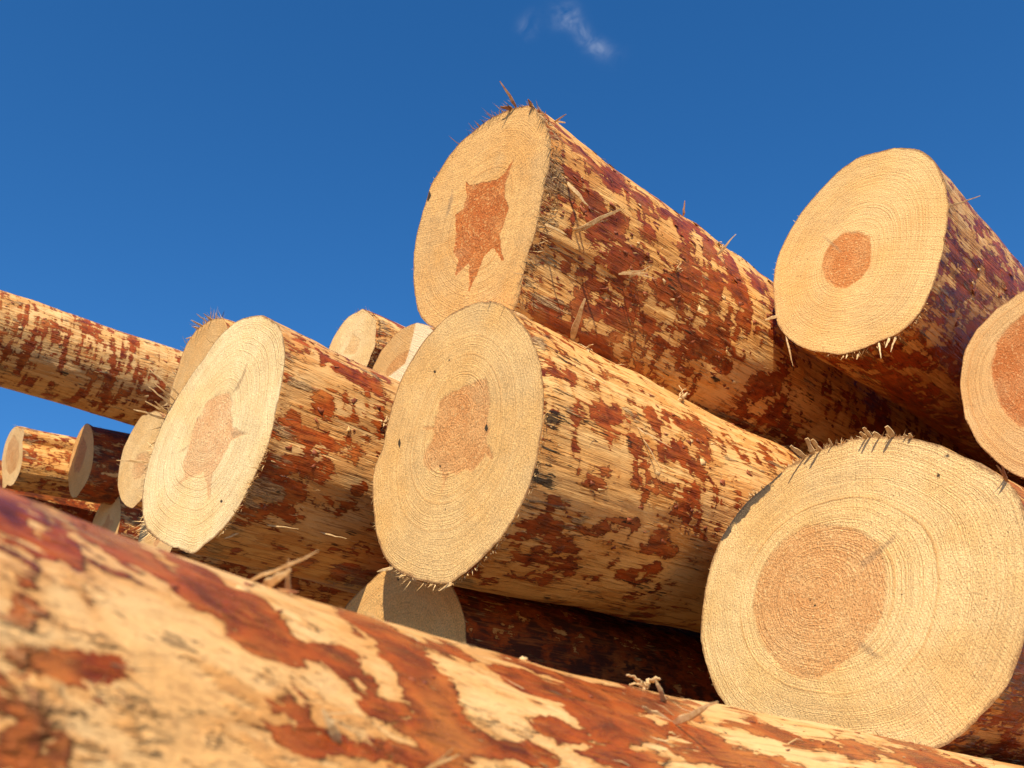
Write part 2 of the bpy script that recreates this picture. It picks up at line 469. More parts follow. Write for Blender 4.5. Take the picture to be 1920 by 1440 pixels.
def make_log(key, label, vp=VPX, Y=None, outline=None, circle=None, pith=None, heart=None, length=4.0,
             side=None, face=None, taper=(0.03, 0.5, 0.015), patches=(), soot=(), knots=(), stains=(), specks=(),
             fringe=(), fringe_dark=0.07, fine=True, base_bias=0.0, group=None, lump=0.004, path=None, surf_fibres=0, round_len=0.7, cat='log', dense=(0.03, 1.0), knobs=0, flakes=0, flake_size=.75, coarse=False):
    """outline: sawn end traced in photo pixels; circle: (x, z, r) centre in the XZ cross-section at Y."""
    ex, a, ez = frame_for(vp)
    if outline is not None:
        rr = rays(outline)
        cpx = np.mean(np.asarray(outline, float), 0)
        c0 = rays(cpx)[0]; c0 = c0 * (Y / c0[1])
        hit = rr * ((c0 @ a) / (rr @ a))[:, None]
        xy = np.stack([(hit - c0) @ ex, (hit - c0) @ ez], -1)
        cc, rad = fit_circle(xy)
        if circle is not None:
            rad = circle[2]
        c0 = c0 + ex * cc[0] + ez * cc[1]; xy = xy - cc
        R0 = polar(xy, np.zeros(2), rad)
    else:
        c0 = np.array([circle[0], Y, circle[1]]); rad = circle[2]
        R0 = np.full(NTH, rad)
        R0 = R0 * (1 + 0.05 * np.cos(2 * TH + sum(map(ord, key)) % 7) + 0.02 * np.cos(3 * TH + sum(map(ord, key)) % 5))
    rmean = float(np.mean(R0))
    seed = sum(ord(ch) * (i + 3) for i, ch in enumerate(key)) % 97
    # small unevenness of the outline
    R0 = R0 * (1 + 0.006 * vnoise(np.stack([np.cos(TH), np.sin(TH), TH * 0], -1) * 9, seed) + 0.0028 * vnoise(np.stack([np.cos(TH), np.sin(TH), TH * 0], -1) * 45, seed + 1))
    root = bpy.data.objects.new('log', None)
    COL.objects.link(root)
    root.empty_display_size = 0.1
    M = Matrix(((ex[0], a[0], ez[0], c0[0]), (ex[1], a[1], ez[1], c0[1]), (ex[2], a[2], ez[2], c0[2]), (0, 0, 0, 1)))
    drop = rmean
    base = Matrix.Translation((0, 0, -drop))
    root.matrix_world = M @ base
    root['label'] = label; root['category'] = cat
    if group: root['group'] = group
    OFF = np.array([0, 0, drop])            # local coordinates are measured from the base of the log
    toW = lambda L: c0 + np.outer(L[:, 0], ex) + np.outer(L[:, 1], a) + np.outer(L[:, 2], ez)
    # ---- side surface
    nf = 1 if fine else 0
    s1 = np.linspace(0, dense[0], 8 if nf else 3, endpoint=False)
    s2 = np.linspace(dense[0], dense[1], 150 if nf else 30, endpoint=False)
    s3 = np.linspace(dense[1], length, 50 if nf else 14)
    S = np.r_[s1, s2, s3]
    if coarse: S = np.r_[0, .01, np.linspace(.05, 1, 8), np.linspace(1.2, length, 6)]
    fl, fL, tp = taper
    prof = 1 - fl * (1 - np.exp(-S / fL)) - tp * S
    blend = np.clip(S / round_len, 0, 1); blend = blend * blend * (3 - 2 * blend)
    ns = len(S)
    smoothR = np.real(np.fft.ifft(np.fft.fft(R0) * (np.abs(np.fft.fftfreq(NTH) * NTH) < 4)))
    Rg = (R0[None] * (1 - blend[:, None]) + (0.5 * smoothR + 0.5 * rmean)[None] * blend[:, None]) * prof[:, None]
    cx = np.cos(TH); cz = np.sin(TH)
    base3 = np.stack([(cx[None] * rmean).repeat(ns, 0).ravel(), np.repeat(S, NTH), (cz[None] * rmean).repeat(ns, 0).ravel()], -1)
    nl = vnoise(base3 * np.array([9, 4, 9]), seed + 11) * lump + vnoise(base3 * np.array([40, 14, 40]), seed + 5) * lump * 0.35 + vnoise(base3 * np.array([110, 25, 110]), seed + 8) * lump * 0.14
    kr = np.random.default_rng(seed + 77); kb = np.zeros(len(base3)); ks = np.zeros(len(base3))
    for _ in range(knobs):
        s_k = kr.uniform(dense[0] + .05, dense[1] + .1); t_k = math.radians(kr.uniform(-55, 95)); w_k = kr.uniform(.010, .020)
        dd = ((base3[:, 1] - s_k) / 1.7) ** 2 + (base3[:, 0] - math.cos(t_k) * rmean) ** 2 + (base3[:, 2] - math.sin(t_k) * rmean) ** 2
        e = np.exp(-dd / (2 * w_k ** 2)); nl = nl + e * kr.uniform(.003, .007)
        kb += .35 * np.exp(-dd / (2 * (w_k * .55) ** 2)) - .22 * np.exp(-dd / (2 * (w_k * 1.6) ** 2)); ks += .42 * np.exp(-dd / (2 * (w_k * .42) ** 2))
    ramp = np.clip(base3[:, 1] / 0.02, 0.12, 1)
    Rg = Rg + (nl * ramp).reshape(ns, NTH)
    axo = np.zeros((ns, 2))
    if path is not None:
        axo = path(S)
    V = np.stack([cx[None] * Rg + axo[:, :1], np.repeat(S[:, None], NTH, 1), cz[None] * Rg + axo[:, 1:]], -1).reshape(-1, 3)
    idx = np.arange(ns * NTH).reshape(ns, NTH)
    nx = np.roll(idx, -1, 1)
    Fq = np.stack([idx[:-1], idx[1:], nx[1:], nx[:-1]], -1).reshape(-1, 4)
    px = project(toW(V))
    bias = blobs(px, patches) + base_bias + kb
    so = blobs(px, soot) + ks
    smat = side or side_material('peeled_' + key, seed)
    sobj = mesh_obj('peeled_surface', V + OFF, Fq, smat, root, True, {'bias': bias, 'soot': so, 'endd': V[:, 1]})
    # far end cap: same sawn look, simple fan
    ring = V[-NTH:]
    capv = np.vstack([ring, ring.mean(0)[None]]) + OFF
    capf = [[k, NTH, (k + 1) % NTH] for k in range(NTH)]
    mesh_obj('far_cut_face', capv, capf, M_FACE_PLAIN, root, False, {'rr': np.r_[np.ones(NTH), 0.0], 'heart': np.r_[np.full(NTH, -rad * .6), rad * .4], 'knot': np.full(NTH + 1, -1.0), 'stain': np.zeros(NTH + 1), 'speck': np.full(NTH + 1, -1.0)})
    # ---- sawn face, a polar grid round the pith
    def loc(p):                              # photo pixels -> face plane coordinates
        r = rays(p); h = r * ((c0 @ a) / (r @ a))[:, None]
        return np.stack([(h - c0) @ ex, (h - c0) @ ez], -1)
    rim = V[:NTH][:, [0, 2]]
    pc = loc(pith)[0] if pith is not None else np.array([0.12, -0.08]) * rmean
    d = rim - pc
    ang = np.arctan2(d[:, 1], d[:, 0]); rd = np.hypot(*d.T)
    rs = np.real(np.fft.ifft(np.fft.fft(rd) * (np.abs(np.fft.fftfreq(NTH) * NTH) < 5)))
    nr = 84 if fine else (8 if coarse else 28)
    q = (np.arange(1, nr + 1) / nr)
    RR = q[:, None] * ((rs[None] * (1 - q[:, None] ** 3)) + rd[None] * q[:, None] ** 3)
    fx = pc[0] + np.cos(ang)[None] * RR; fz = pc[1] + np.sin(ang)[None] * RR
    fx[-1], fz[-1] = rim[:, 0], rim[:, 1]
    xy = np.vstack([pc[None], np.stack([fx.ravel(), fz.ravel()], -1)])
    rrv = np.r_[0.0, np.repeat(q, NTH)]
    fy = 0.0003 * vnoise(np.c_[xy * 60, xy[:, :1] * 0], seed + 2) * (rrv < 0.98)
    if axo.any(): pass
    FV = np.c_[xy[:, 0], fy, xy[:, 1]]
    idx = 1 + np.arange(nr * NTH).reshape(nr, NTH); nx = np.roll(idx, -1, 1)
    fq = np.stack([idx[:-1], nx[:-1], nx[1:], idx[1:]], -1).reshape(-1, 4).tolist()
    fq += [[0, int(nx[0, k]), int(idx[0, k])] for k in range(NTH)]
    hv = sdf_poly(xy, loc(heart)) if heart is not None else rmean * 0.36 * (1 + 0.2 * np.sin(5 * np.arctan2(xy[:, 1] - pc[1], xy[:, 0] - pc[0]))) - np.hypot(*(xy - pc).T)
    kv = np.full(len(xy), -1.0)
    for kp in knots: kv = np.maximum(kv, sdf_poly(xy, loc(kp)))
    sv = np.full(len(xy), -1.0)
    for (x, y, w, h) in specks:
        e = loc([(x, y)])[0]; u = loc([(x + w, y)])[0] - e; v_ = loc([(x, y + h)])[0] - e
        quad = [e + u, e + 0.7 * v_ + 0.5 * u, e + v_, e - u, e - v_, e - 0.6 * v_ + 0.5 * u]
        sv = np.maximum(sv, sdf_poly(xy, quad))
    ppx = project(toW(FV))
    fmat = face or face_material('cut_' + key, seed)
    fobj = mesh_obj('cut_face', FV + OFF, fq, fmat, root, True,
                    {'rr': rrv, 'heart': hv, 'knot': kv, 'stain': blobs(ppx, stains), 'speck': sv})
    # ---- loose fibres: fringe at the rim (thetas in degrees, 0 = right, 90 = up) and fuzz along the flank
    fr = np.random.default_rng(seed)
    packs = {False: ([], []), True: ([], [])}
    def sliver(dk, p0, p1, w, nrm):
        vs, fs = packs[dk]
        t_ = p1 - p0; n0 = np.cross(t_, nrm); n0 = n0 / (np.linalg.norm(n0) + 1e-9)
        m_ = (p0 + p1) / 2 + nrm * fr.normal() * np.linalg.norm(t_) * 0.07 + n0 * fr.normal() * np.linalg.norm(t_) * 0.05
        k = len(vs)
        vs.extend([p0 - n0 * w, p0 + n0 * w, p0 + nrm * w * 0.9, m_ - n0 * w * .8, m_ + n0 * w * .8, m_ + nrm * w * .7, p1])
        for b_ in (0,):
            fs.extend([[k, k + 1, k + 4, k + 3], [k + 1, k + 2, k + 5, k + 4], [k + 2, k, k + 3, k + 5],
                       [k + 3, k + 4, k + 6], [k + 4, k + 5, k + 6], [k + 5, k + 3, k + 6]])
    for (t0, t1, n, lmin, lmax, out, fwd, w, *bk_) in fringe:
        bkd = bk_[0] if bk_ else 0.006
        clump = fr.uniform(t0, t1, max(2, n // 9))
        for _ in range(n):
            tdeg = fr.choice(clump) + fr.normal() * 3.0 if fr.random() < 0.6 else fr.uniform(t0, t1)
            ii = int(np.mod(math.radians(tdeg), 2 * math.pi) / (2 * math.pi) * NTH) % NTH
            jb = min(ns - 1, int(np.searchsorted(S, fr.uniform(0.0, bkd))))
            b0 = V[jb * NTH + ii] * np.array([0.996, 1, 0.996])
            rad_ = np.array([cx[ii], 0, cz[ii]]); tan = np.array([-cz[ii], 0, cx[ii]])
            dirv = rad_ * out * fr.uniform(0.2, 1.3) + np.array([0, -1, 0]) * fwd * fr.uniform(0.2, 1.4) + tan * fr.normal() * (0.45 if out > fwd else 0.22)
            dirv /= np.linalg.norm(dirv)
            L = lmin + (lmax - lmin) * fr.random() ** 2.2
            sliver(fr.random() < fringe_dark, b0, b0 + dirv * L, w * fr.uniform(0.4, 1.2), rad_)
    for _ in range(surf_fibres):
        jj = int(ns * 0.95 * fr.random() ** 1.3); ii = int(np.mod(fr.uniform(-75, 110), 360) / 360 * NTH)
        if not dense[0] - .04 <= S[jj] <= dense[1] + .1: continue
        b0 = V[jj * NTH + ii]; rad_ = np.array([cx[ii], 0, cz[ii]]); tan = np.array([-cz[ii], 0, cx[ii]])
        dirv = np.array([0, -1 if fr.random() < .7 else 1, 0]) + rad_ * fr.uniform(0.02, 0.30) + tan * fr.normal() * 0.12
        dirv /= np.linalg.norm(dirv); L = 0.006 + 0.03 * fr.random() ** 3
        sliver(fr.random() < 0.3, b0 - rad_ * 0.0005, b0 + dirv * L, fr.uniform(0.0003, 0.0008), rad_)
    fl_packs = ([], []), ([], [])
    for _ in range(flakes):
        kd = 0 if fr.random() < .86 else 1
        vs, fs = fl_packs[kd]
        s0_ = dense[0] + (dense[1] + .1 - dense[0]) * fr.random(); jj = int(np.searchsorted(S, s0_)); jj = min(jj, ns - 2)
        ii = int(np.mod(fr.uniform(-60, 105), 360) / 360 * NTH) % NTH
        b0 = V[jj * NTH + ii]; rad_ = np.array([cx[ii], 0, cz[ii]]); tan = np.array([-cz[ii], 0, cx[ii]])
        ln = fr.uniform(.004, .017) * flake_size; wd = ln * fr.uniform(.15, .5); lift = ln * fr.uniform(.0, .16); sg = 1 if fr.random() < .5 else -1
        yaw_ = fr.normal() * .35; k0 = len(vs)
        for lay in (0, -1):
            for a_ in (0, .5, 1):
                for b_ in (-1, 0, 1):
                    u = a_ * ln * (1 + .25 * fr.normal() * (a_ == 1)) * sg; w_ = b_ * wd * (1.1 - .6 * a_) * (1 + .2 * fr.normal())
                    y_ = u * math.cos(yaw_) - w_ * math.sin(yaw_); t_ = u * math.sin(yaw_) + w_ * math.cos(yaw_)
                    drop_ = -t_ * t_ / (2 * rmean)
                    vs.append(b0 + np.array([0, 1, 0]) * y_ + tan * t_ + rad_ * (drop_ + .0006 + lift * a_ * a_ + lay * .0008))
        q9 = lambda a_, b_, l_: k0 + l_ * 9 + a_ * 3 + b_
        for a_ in (0, 1):
            for b_ in (0, 1):
                fs.append([q9(a_, b_, 0), q9(a_ + 1, b_, 0), q9(a_ + 1, b_ + 1, 0), q9(a_, b_ + 1, 0)])
                fs.append([q9(a_, b_, 1), q9(a_, b_ + 1, 1), q9(a_ + 1, b_ + 1, 1), q9(a_ + 1, b_, 1)])
        rimq = [(0, 0), (1, 0), (2, 0), (2, 1), (2, 2), (1, 2), (0, 2), (0, 1)]
        for (a1, b1), (a2, b2) in zip(rimq, rimq[1:] + rimq[:1]):
            fs.append([q9(a1, b1, 0), q9(a1, b1, 1), q9(a2, b2, 1), q9(a2, b2, 0)])
    for nm_, mt_, (vs, fs) in (('bark_flakes', M_FLAKE, fl_packs[0]), ('wood_flakes', M_FRINGE, fl_packs[1])):
        if vs:
            mesh_obj(nm_, np.array(vs) + OFF, fs, mt_, root, True)['kind'] = 'stuff'
    for dk, (vs, fs) in packs.items():
        if vs:
            fo = mesh_obj('fibre_fringe', np.array(vs) + OFF, fs, M_FRINGE_D if dk else M_FRINGE, root, False)
            fo['kind'] = 'stuff'
    LOGS[key] = dict(root=root, side=sobj, face=fobj, c0=c0, ex=ex, a=a, ez=ez, r=rmean, R0=R0, toW=toW, V=V, off=OFF,
                     Mi=root.matrix_world.inverted(), FV=FV)
    LOGS[key]['bvh'] = BVHTree.FromPolygons([tuple(q_) for q_ in toW(V)], Fq.tolist())
    LOGS[key]['fbvh'] = BVHTree.FromPolygons([tuple(q_) for q_ in toW(FV)], fq)
    print('LOG %s centre %s r %.3f' % (key, np.round(c0, 3), rmean))
    return root

def Z(pts, s, ox, oy):
    return [(ox + x / s, oy + y / s) for x, y in pts]
def ZB(lst, s, ox, oy, amp):
    out = []
    for b in lst:
        x, y, a_, b_ = b[:4]; an = b[4] if len(b) > 4 else 0
        out.append((ox + x / s, oy + y / s, max(a_, 1) / s, max(b_, 1) / s, an, b[5] if len(b) > 5 else amp))
    return out

#@@LOGS
OUT_E = [(979.6,199),(938,213),(889,245),(858,272),(830,310),(809,345),(796,387),(785,425),(778,463),(776,505),(777.5,547),(782,578),(792,599),(811,614),(850,628),(900,632),(945,615),(966,581),(980,522),(990,477),(1004,436),(1014,387),(1021,345),(1032,304),(1032,262),(1021,231),(1004,206),(990,198)]
OUT_C = [(912,564),(868.5,576.5),(834.5,598),(800,632),(771,676),(747,725),(730,783),(718,841),(703,870.6),(699,919),(701,968),(710.5,1012),(723,1046),(737,1065),(766,1080),(805,1092),(844,1094),(883,1065),(912,1036),(951,992),(980,943),(1000,890),(1012,832),(1019,773),(1019,730),(1012,681),(1000,642),(975,603),(951,576)]
OUT_D = [(477,592),(448,600),(415,627),(382,673),(344,727),(315,773),(290,832),(275,882),(267,923),(267,957),(275,990),(298,1011),(336,1027),(365,1038),(382,1023),(419,990),(448,952),(469,907),(490,869),(507,823),(519,765),(530,707),(535,661),(532,627),(523,609),(502,596)]
OUT_F = [(1683,277),(1650,284),(1612,294),(1579,315),(1542,352),(1512,386),(1487,423),(1467,461),(1454,498),(1450,532),(1452,569),(1456,602),(1469,627),(1492,646),(1521,657),(1550,660),(1575,665),(1608,657),(1650,640),(1687,623),(1708,607),(1729,577),(1750,532),(1762,494),(1771,448),(1777,407),(1775,365),(1767,327),(1750,298),(1729,284),(1708,278)]
OUT_G = [(1920,544),(1892,561),(1858,590),(1829,623),(1810,657),(1802,694),(1802,732),(1808,773),(1825,815),(1842,840),(1877,870),(1901,889),(1920,897)]
OUT_B = [(1705,821),(1658,819),(1610,824),(1563,836),(1516,852),(1483,871),(1455,895),(1422,925),(1389,954),(1365,991),(1346,1024),(1332,1062),(1322,1105),(1317,1152),(1315,1199),(1322,1242),(1334,1280),(1348,1308),(1367,1332),(1410,1370),(1480,1405),(1560,1424),(1640,1430),(1700,1422),(1752,1405),(1800,1379),(1847,1334),(1889,1284),(1913,1232),(1930,1160),(1935,1080),(1930,1000),(1913,935),(1880,897),(1837,869),(1790,847),(1748,831)]
OUT_H = [(649,1135),(664,1119),(678,1104),(693,1092),(707,1078),(722,1066),(849,1103),(859,1122),(868,1145),(873,1171),(874,1200)]
OUT_I = [(418,597),(408,597),(397,599),(386,606),(375,613),(367,620),(358,632),(350,645),(342,663),(333,694),(325,715),(319,736)]
OUT_J = [(275,778),(266,779),(252,800),(241,821),(231,842),(226,864),(222,890),(221,913),(224,927),(231,942),(240,950),(248,953)]
OUT_L = [(31,799),(19,810),(10.4,829),(4,857),(3.5,881),(5,899),(14,908),(26,907),(36,887),(41,868),(42.5,847),(41.7,829),(38,808)]
OUT_M = [(163,793),(153,803),(144,821),(137,842),(131,864),(128.5,885),(128.5,904),(130,920),(135,932),(144,932),(151,921),(161,906),(170,885),(174.5,861),(175,838),(174.5,817),(170,800)]
OUT_O = [(680,579),(669,586),(655,593),(644,604),(635,617),(626,632),(621,643),(617,652),(689,584),(697,592),(704,600),(705,615),(703.5,632),(703,650),(696,665),(689,684)]
OUT_P = [(779,606),(767,611),(754,617),(739,629),(725,645),(715,657),(707,674),(699,690)]

HEART_E = Z([(385,610),(400,630),(470,615),(550,600),(590,570),(640,490),(600,600),(595,680),(610,750),(590,830),(565,890),(570,960),(590,1045),(560,1000),(535,960),(480,1010),(450,1090),(400,1195),(405,1060),(400,1040),(330,1110),(345,1030),(320,985),(335,880),(328,790),(370,750),(390,690)], 2.88, 740, 130)
HEART_C = Z([(555,352),(530,358),(505,372),(478,378),(455,396),(425,402),(396,420),(378,442),(376,480),(360,505),(362,535),(318,540),(362,552),(350,590),(328,620),(318,655),(322,690),(345,702),(375,690),(388,712),(393,745),(388,782),(403,745),(415,712),(445,716),(470,700),(505,704),(535,672),(556,640),(582,657),(566,612),(560,580),(571,545),(562,505),(572,460),(568,405)], 2.057, 640, 540)
HEART_D = Z([(455,475),(400,485),(350,520),(330,580),(310,590),(290,650),(275,720),(250,780),(255,850),(205,900),(270,860),(340,830),(365,950),(380,840),(420,770),(460,690),(535,655),(470,630),(460,560),(470,520)], 2.4, 240, 540)
HEART_F = Z([(440,475),(500,470),(555,490),(560,560),(550,630),(510,680),(450,720),(400,720),(355,680),(340,610),(355,560),(370,530)], 2.4, 1400, 240)
HEART_G = [(1920,590),(1892,611),(1871,644),(1860,686),(1865,727),(1879,765),(1900,790),(1920,802),(1960,800),(1985,760),(1990,690),(1975,625),(1950,595)]
HEART_B = Z([(480,485),(540,475),(640,485),(720,508),(775,555),(800,620),(808,690),(805,760),(790,830),(760,890),(715,945),(665,1000),(610,1045),(545,1080),(470,1085),(400,1050),(340,980),(300,900),(280,800),(295,720),(320,640),(370,570),(420,525)], 2.117, 1280, 760)
HEART_M = Z([(900,340),(940,450),(905,600),(860,720),(805,720),(800,650),(820,580),(860,430)], 5.76, 0, 760)
HEART_L = Z([(150,320),(90,420),(60,560),(70,690),(105,750),(170,690),(205,560),(205,420)], 5.76, 0, 760)
HEART_J = Z([(1540,515),(1480,540),(1460,600),(1430,700),(1430,780),(1460,810),(1520,780),(1600,720),(1640,600),(1600,520)], 5.76, 0, 760)
HEART_O = Z([(440,480),(540,560),(520,640),(480,740),(400,750),(310,740),(370,650)], 7.2, 600, 560)

PATCH_E = ZB([(390,190,100,36,30),(590,310,45,28,40),(370,370,55,60),(470,400,36,60),(440,450,60,40),(520,420,20,36,80),(620,460,55,30,35),(690,390,30,22,30),(500,590,80,42),(740,420,28,36),(770,460,60,26,35),(890,530,32,56,0),(1000,680,22,120,-14),(1055,750,24,110,-8),(820,700,90,66,20),(700,730,60,56),(320,650,40,20),(370,720,50,46),(500,850,150,46,25),(330,820,60,30,25),(150,830,70,50),(130,560,36,55),(880,980,100,64,10),(950,1080,70,46,10),(700,1000,60,36),(420,1000,80,56,30),(560,760,60,18),(1150,1150,70,60),(1100,680,30,60,-10),(240,900,60,40)], 2.4, 960, 240, 0.30)
PATCH_C = ZB([(870,340,70,26,25),(1040,500,50,35),(890,470,28,28),(1200,520,24,60,-20),(1150,740,36,110,-10),(1220,760,110,36,20),(1280,850,46,76),(1010,700,35,28),(990,790,36,46),(900,620,22,46),(800,930,80,46,20),(970,940,60,28),(1300,630,60,36,35),(1390,690,36,60),(1230,1000,60,36),(720,1040,60,22),(1380,560,60,24,35),(1250,500,20,50,-20),(1120,900,50,30),(860,1000,70,24,10)], 2.057, 640, 540, 0.30)
SOOT_C = ZB([(870,270,80,26,20),(830,510,60,40,0),(810,600,40,70),(790,760,50,50),(740,700,30,40),(1170,1160,90,40,0),(1110,600,14,60,-10)], 2.057, 640, 540, 0.36)
PATCH_D = ZB([(1070,430,140,32,30),(880,540,60,42,20),(690,620,36,46),(830,670,70,46,20),(940,730,50,22,20),(650,810,60,56),(830,810,90,46,25),(770,910,56,56),(1020,770,28,46),(1040,910,46,36),(950,980,60,46),(600,990,80,36),(730,1040,80,56,20),(1000,1290,80,46),(900,1180,80,26),(880,330,22,36,20)], 2.4, 240, 540, 0.30)
PATCH_A = ZB([(480,300,190,34,30),(760,430,120,56,35),(950,500,110,36,15),(980,565,110,56,10),(1010,660,130,62,20),(350,750,190,52,10),(820,830,72,34,5),(1060,870,120,72,25),(900,960,180,52,10),(1150,1010,240,56,8),(1380,570,100,38,25),(1550,740,130,54,45),(1640,850,90,46,40),(1250,690,110,32,10),(30,180,60,80),(210,290,40,32),(80,690,60,28),(100,545,60,18),(1700,680,110,26,25),(1450,900,90,26,10),(1700,1000,200,60,10),(1400,1060,300,50,8),(650,330,60,24,30),(250,130,90,24,25)], 2.0, 0, 880, 0.46)
PATCH_A += ZB([(300,470,150,34,24),(480,520,130,40,24),(560,620,110,36,26),(720,540,150,28,22),(700,620,90,30,20),(900,660,160,30,15),(1100,640,160,26,14),(1000,720,200,30,10),(1350,690,160,24,12),(1600,735,200,20,10),(430,640,90,40,20),(80,650,120,40,20),(250,700,140,34,10),(600,720,140,26,10)], 1.714, 800, 1000, 0.44)
SOOT_A = ZB([(740,590,70,30,20),(380,880,60,12,30),(600,640,200,10,15),(90,1080,120,16,30),(160,1000,40,30)], 2.0, 0, 880, 0.22)

def side(key, seed, **k): return side_material('peeled_wood_' + key, seed, **k)
def cut(key, seed, **k): return face_material('end_grain_' + key, seed, **k)

# --- the heroes of the stack
make_log('E', 'topmost log with star-shaped orange heartwood and a shaggy torn edge', (3100, 1660), .93, OUT_E, pith=(903, 404), heart=HEART_E,
         side=side('top', 1.0, cover=0.43, bands=0.75, scale=.70, blotch=.85, wood=(0.82, 0.48, 0.165)), face=cut('top', 1.5, wood=(0.76, 0.44, 0.155), heart=(0.50, 0.135, 0.022), rings=40, saw=0.35, soft=.0012),
         taper=(.02, .5, .008), patches=PATCH_E, soot=ZB([(230,150,60,24,40,0.3),(720,690,30,50,0,0.3),(210,330,20,60,10,0.25),(940,690,40,20,0,0.25),(960,1100,50,24,0,0.25)], 2.4, 960, 240, 0.3),
         specks=[(802,366,7,12)], knots=[[(848,352),(840,385),(836,405),(842,400),(850,372)]],
         fringe=[(-68,42,620,.006,.034,.07,1.0,.0009,.035),(40,105,110,.006,.030,.25,.9,.0010,.015),(105,165,60,.003,.012,.5,.6,.0007),(165,215,30,.003,.010,.8,.3,.0006)], fringe_dark=.08, surf_fibres=600, knobs=4, flakes=320)
make_log('C', 'middle log with egg-shaped heartwood and black bark stains behind its sawn end', (3200, 1620), .90, OUT_C, pith=(856, 778), heart=HEART_C,
         side=side('middle', 2.0, cover=0.37, bands=0.65, scale=.74, blotch=.75), face=cut('middle', 2.5, wood=(0.80, 0.51, 0.205), heart=(0.60, 0.25, 0.075), rings=44, ringk=.5, heart_amt=.85),
         patches=PATCH_C, soot=SOOT_C, taper=(.075, .4, .02),
         specks=[(749,831,3,11),(842,675,2.5,3),(815,697,3,4),(912,803,3.5,9),(825,874,2.5,3),(835,955,2.5,3)],
         fringe=[(175,300,260,.003,.012,.9,.25,.0007),(230,275,40,.008,.03,.5,.6,.0010),(-60,0,120,.003,.012,.6,.4,.0008),(70,110,30,.003,.01,.6,.5,.0007)], surf_fibres=320, knobs=3, flakes=200)
make_log('D', 'pale log with ragged pinkish fish-shaped heartwood beside the middle log', (3000, 1720), .72, OUT_D, pith=(396, 800), heart=HEART_D,
         side=side('pale', 3.0, scale=.72, cover=0.38, bands=0.5, blotch=.8, wood=(0.70, 0.43, 0.175)), face=cut('pale', 3.5, wood=(0.92, 0.70, 0.37), heart=(0.72, 0.35, 0.14), rings=46, heart_amt=.8),
         patches=PATCH_D, soot=ZB([(770,310,70,20,25),(690,330,30,20,0),(1010,1100,50,20,0)], 2.4, 240, 540, 0.28), taper=(.03, .5, .015),
         knots=[Z([(540,320),(510,400),(470,470),(500,450),(530,380)], 2.4, 240, 540), Z([(285,700),(220,745),(250,735)], 2.4, 240, 540), Z([(460,640),(535,657),(470,668)], 2.4, 240, 540)],
         specks=[(415,940,3,4)], fringe=[(135,230,230,.006,.035,.7,.35,.0008),(-70,-20,160,.004,.022,.3,.6,.0009),(80,135,40,.003,.012,.7,.4,.0007)], surf_fibres=260, knobs=3, flakes=170)
make_log('F', 'log with small round heartwood, smooth rim and widely spaced rings', (3000, 1680), 1.54, OUT_F, pith=(1588, 492), heart=HEART_F,
         side=side('round', 4.0, scale=.8, cover=0.50, bands=0.4, wood=(0.70, 0.43, 0.175)), face=cut('round', 4.5, wood=(0.82, 0.54, 0.22), heart=(0.58, 0.21, 0.052), rings=40, ringk=.5),
         knots=[Z([(340,483),(395,520),(430,560),(400,545),(365,510)], 2.4, 1400, 240)],
         fringe=[(-120,-55,90,.004,.018,.8,.3,.0009),(110,200,60,.002,.010,.8,.3,.0007)], surf_fibres=120, base_bias=.02, knobs=3, flakes=120)
make_log('G', 'log with broad reddish heartwood cropped by the frame, resting above the largest log', (3200, 1620), 1.65, OUT_G, pith=(1925, 700), heart=HEART_G,
         side=side('edge', 5.0, cover=0.55), face=cut('edge', 5.5, wood=(0.76, 0.48, 0.21), heart=(0.52, 0.165, 0.04), rings=30, ringk=.6),
         fringe=[(180,280,60,.002,.009,.8,.3,.0007)])
make_log('B', 'largest log, round sawn end with wide pale brown heartwood and two grey knots', (3200, 1620), 1.28, OUT_B, pith=Z([(505,745)], 2.117, 1280, 760)[0], heart=HEART_B,
         side=side('largest', 6.0, cover=0.62, dark=.5), face=cut('largest', 6.5, wood=(0.86, 0.60, 0.275), heart=(0.64, 0.29, 0.095), rings=46, ringk=.55, saw=.15, heart_amt=.8),
         knots=[Z([(700,625),(780,560),(860,495),(830,545),(760,610),(715,650)], 2.117, 1280, 760), Z([(690,930),(740,955),(785,1000),(760,1005),(700,960)], 2.117, 1280, 760)],
         stains=ZB([(300,360,80,20,-40),(230,430,70,24,-45),(170,510,40,16,-55),(360,290,50,14,-40),(130,580,30,12,-60,.6),(1250,300,50,12,35,.55),(1050,200,40,14,10,.5)], 2.117, 1280, 760, 1.0),
         specks=Z([(0,0)],1,0,0) and [(1759,891,4,8),(1604,963,1.5,2),(1690,1114,3,3),(1713,1104,2,3),(1528,1135,3,3),(1519,1125,2,2),(1523,1090,2,2),(1637,1228,3,2)],
         fringe=[(58,132,420,.003,.014,.9,.35,.0010),(132,250,180,.002,.008,.9,.2,.0006)])
make_log('H', 'shaded log lying below the middle log with one sunlit strip on its end', (3200, 1620), 1.0, OUT_H,
         side=side('shaded', 7.0, cover=0.80, dark=.95, gloss=.95), face=cut('shaded', 7.5, wood=(0.80, 0.46, 0.16), rings=40), heart=[(740,1240),(770,1225),(790,1250),(780,1300),(750,1310)], pith=(765, 1262),
         specks=[(747,1086,2.5,4),(711,1104,2,2),(711,1116,2,2)])
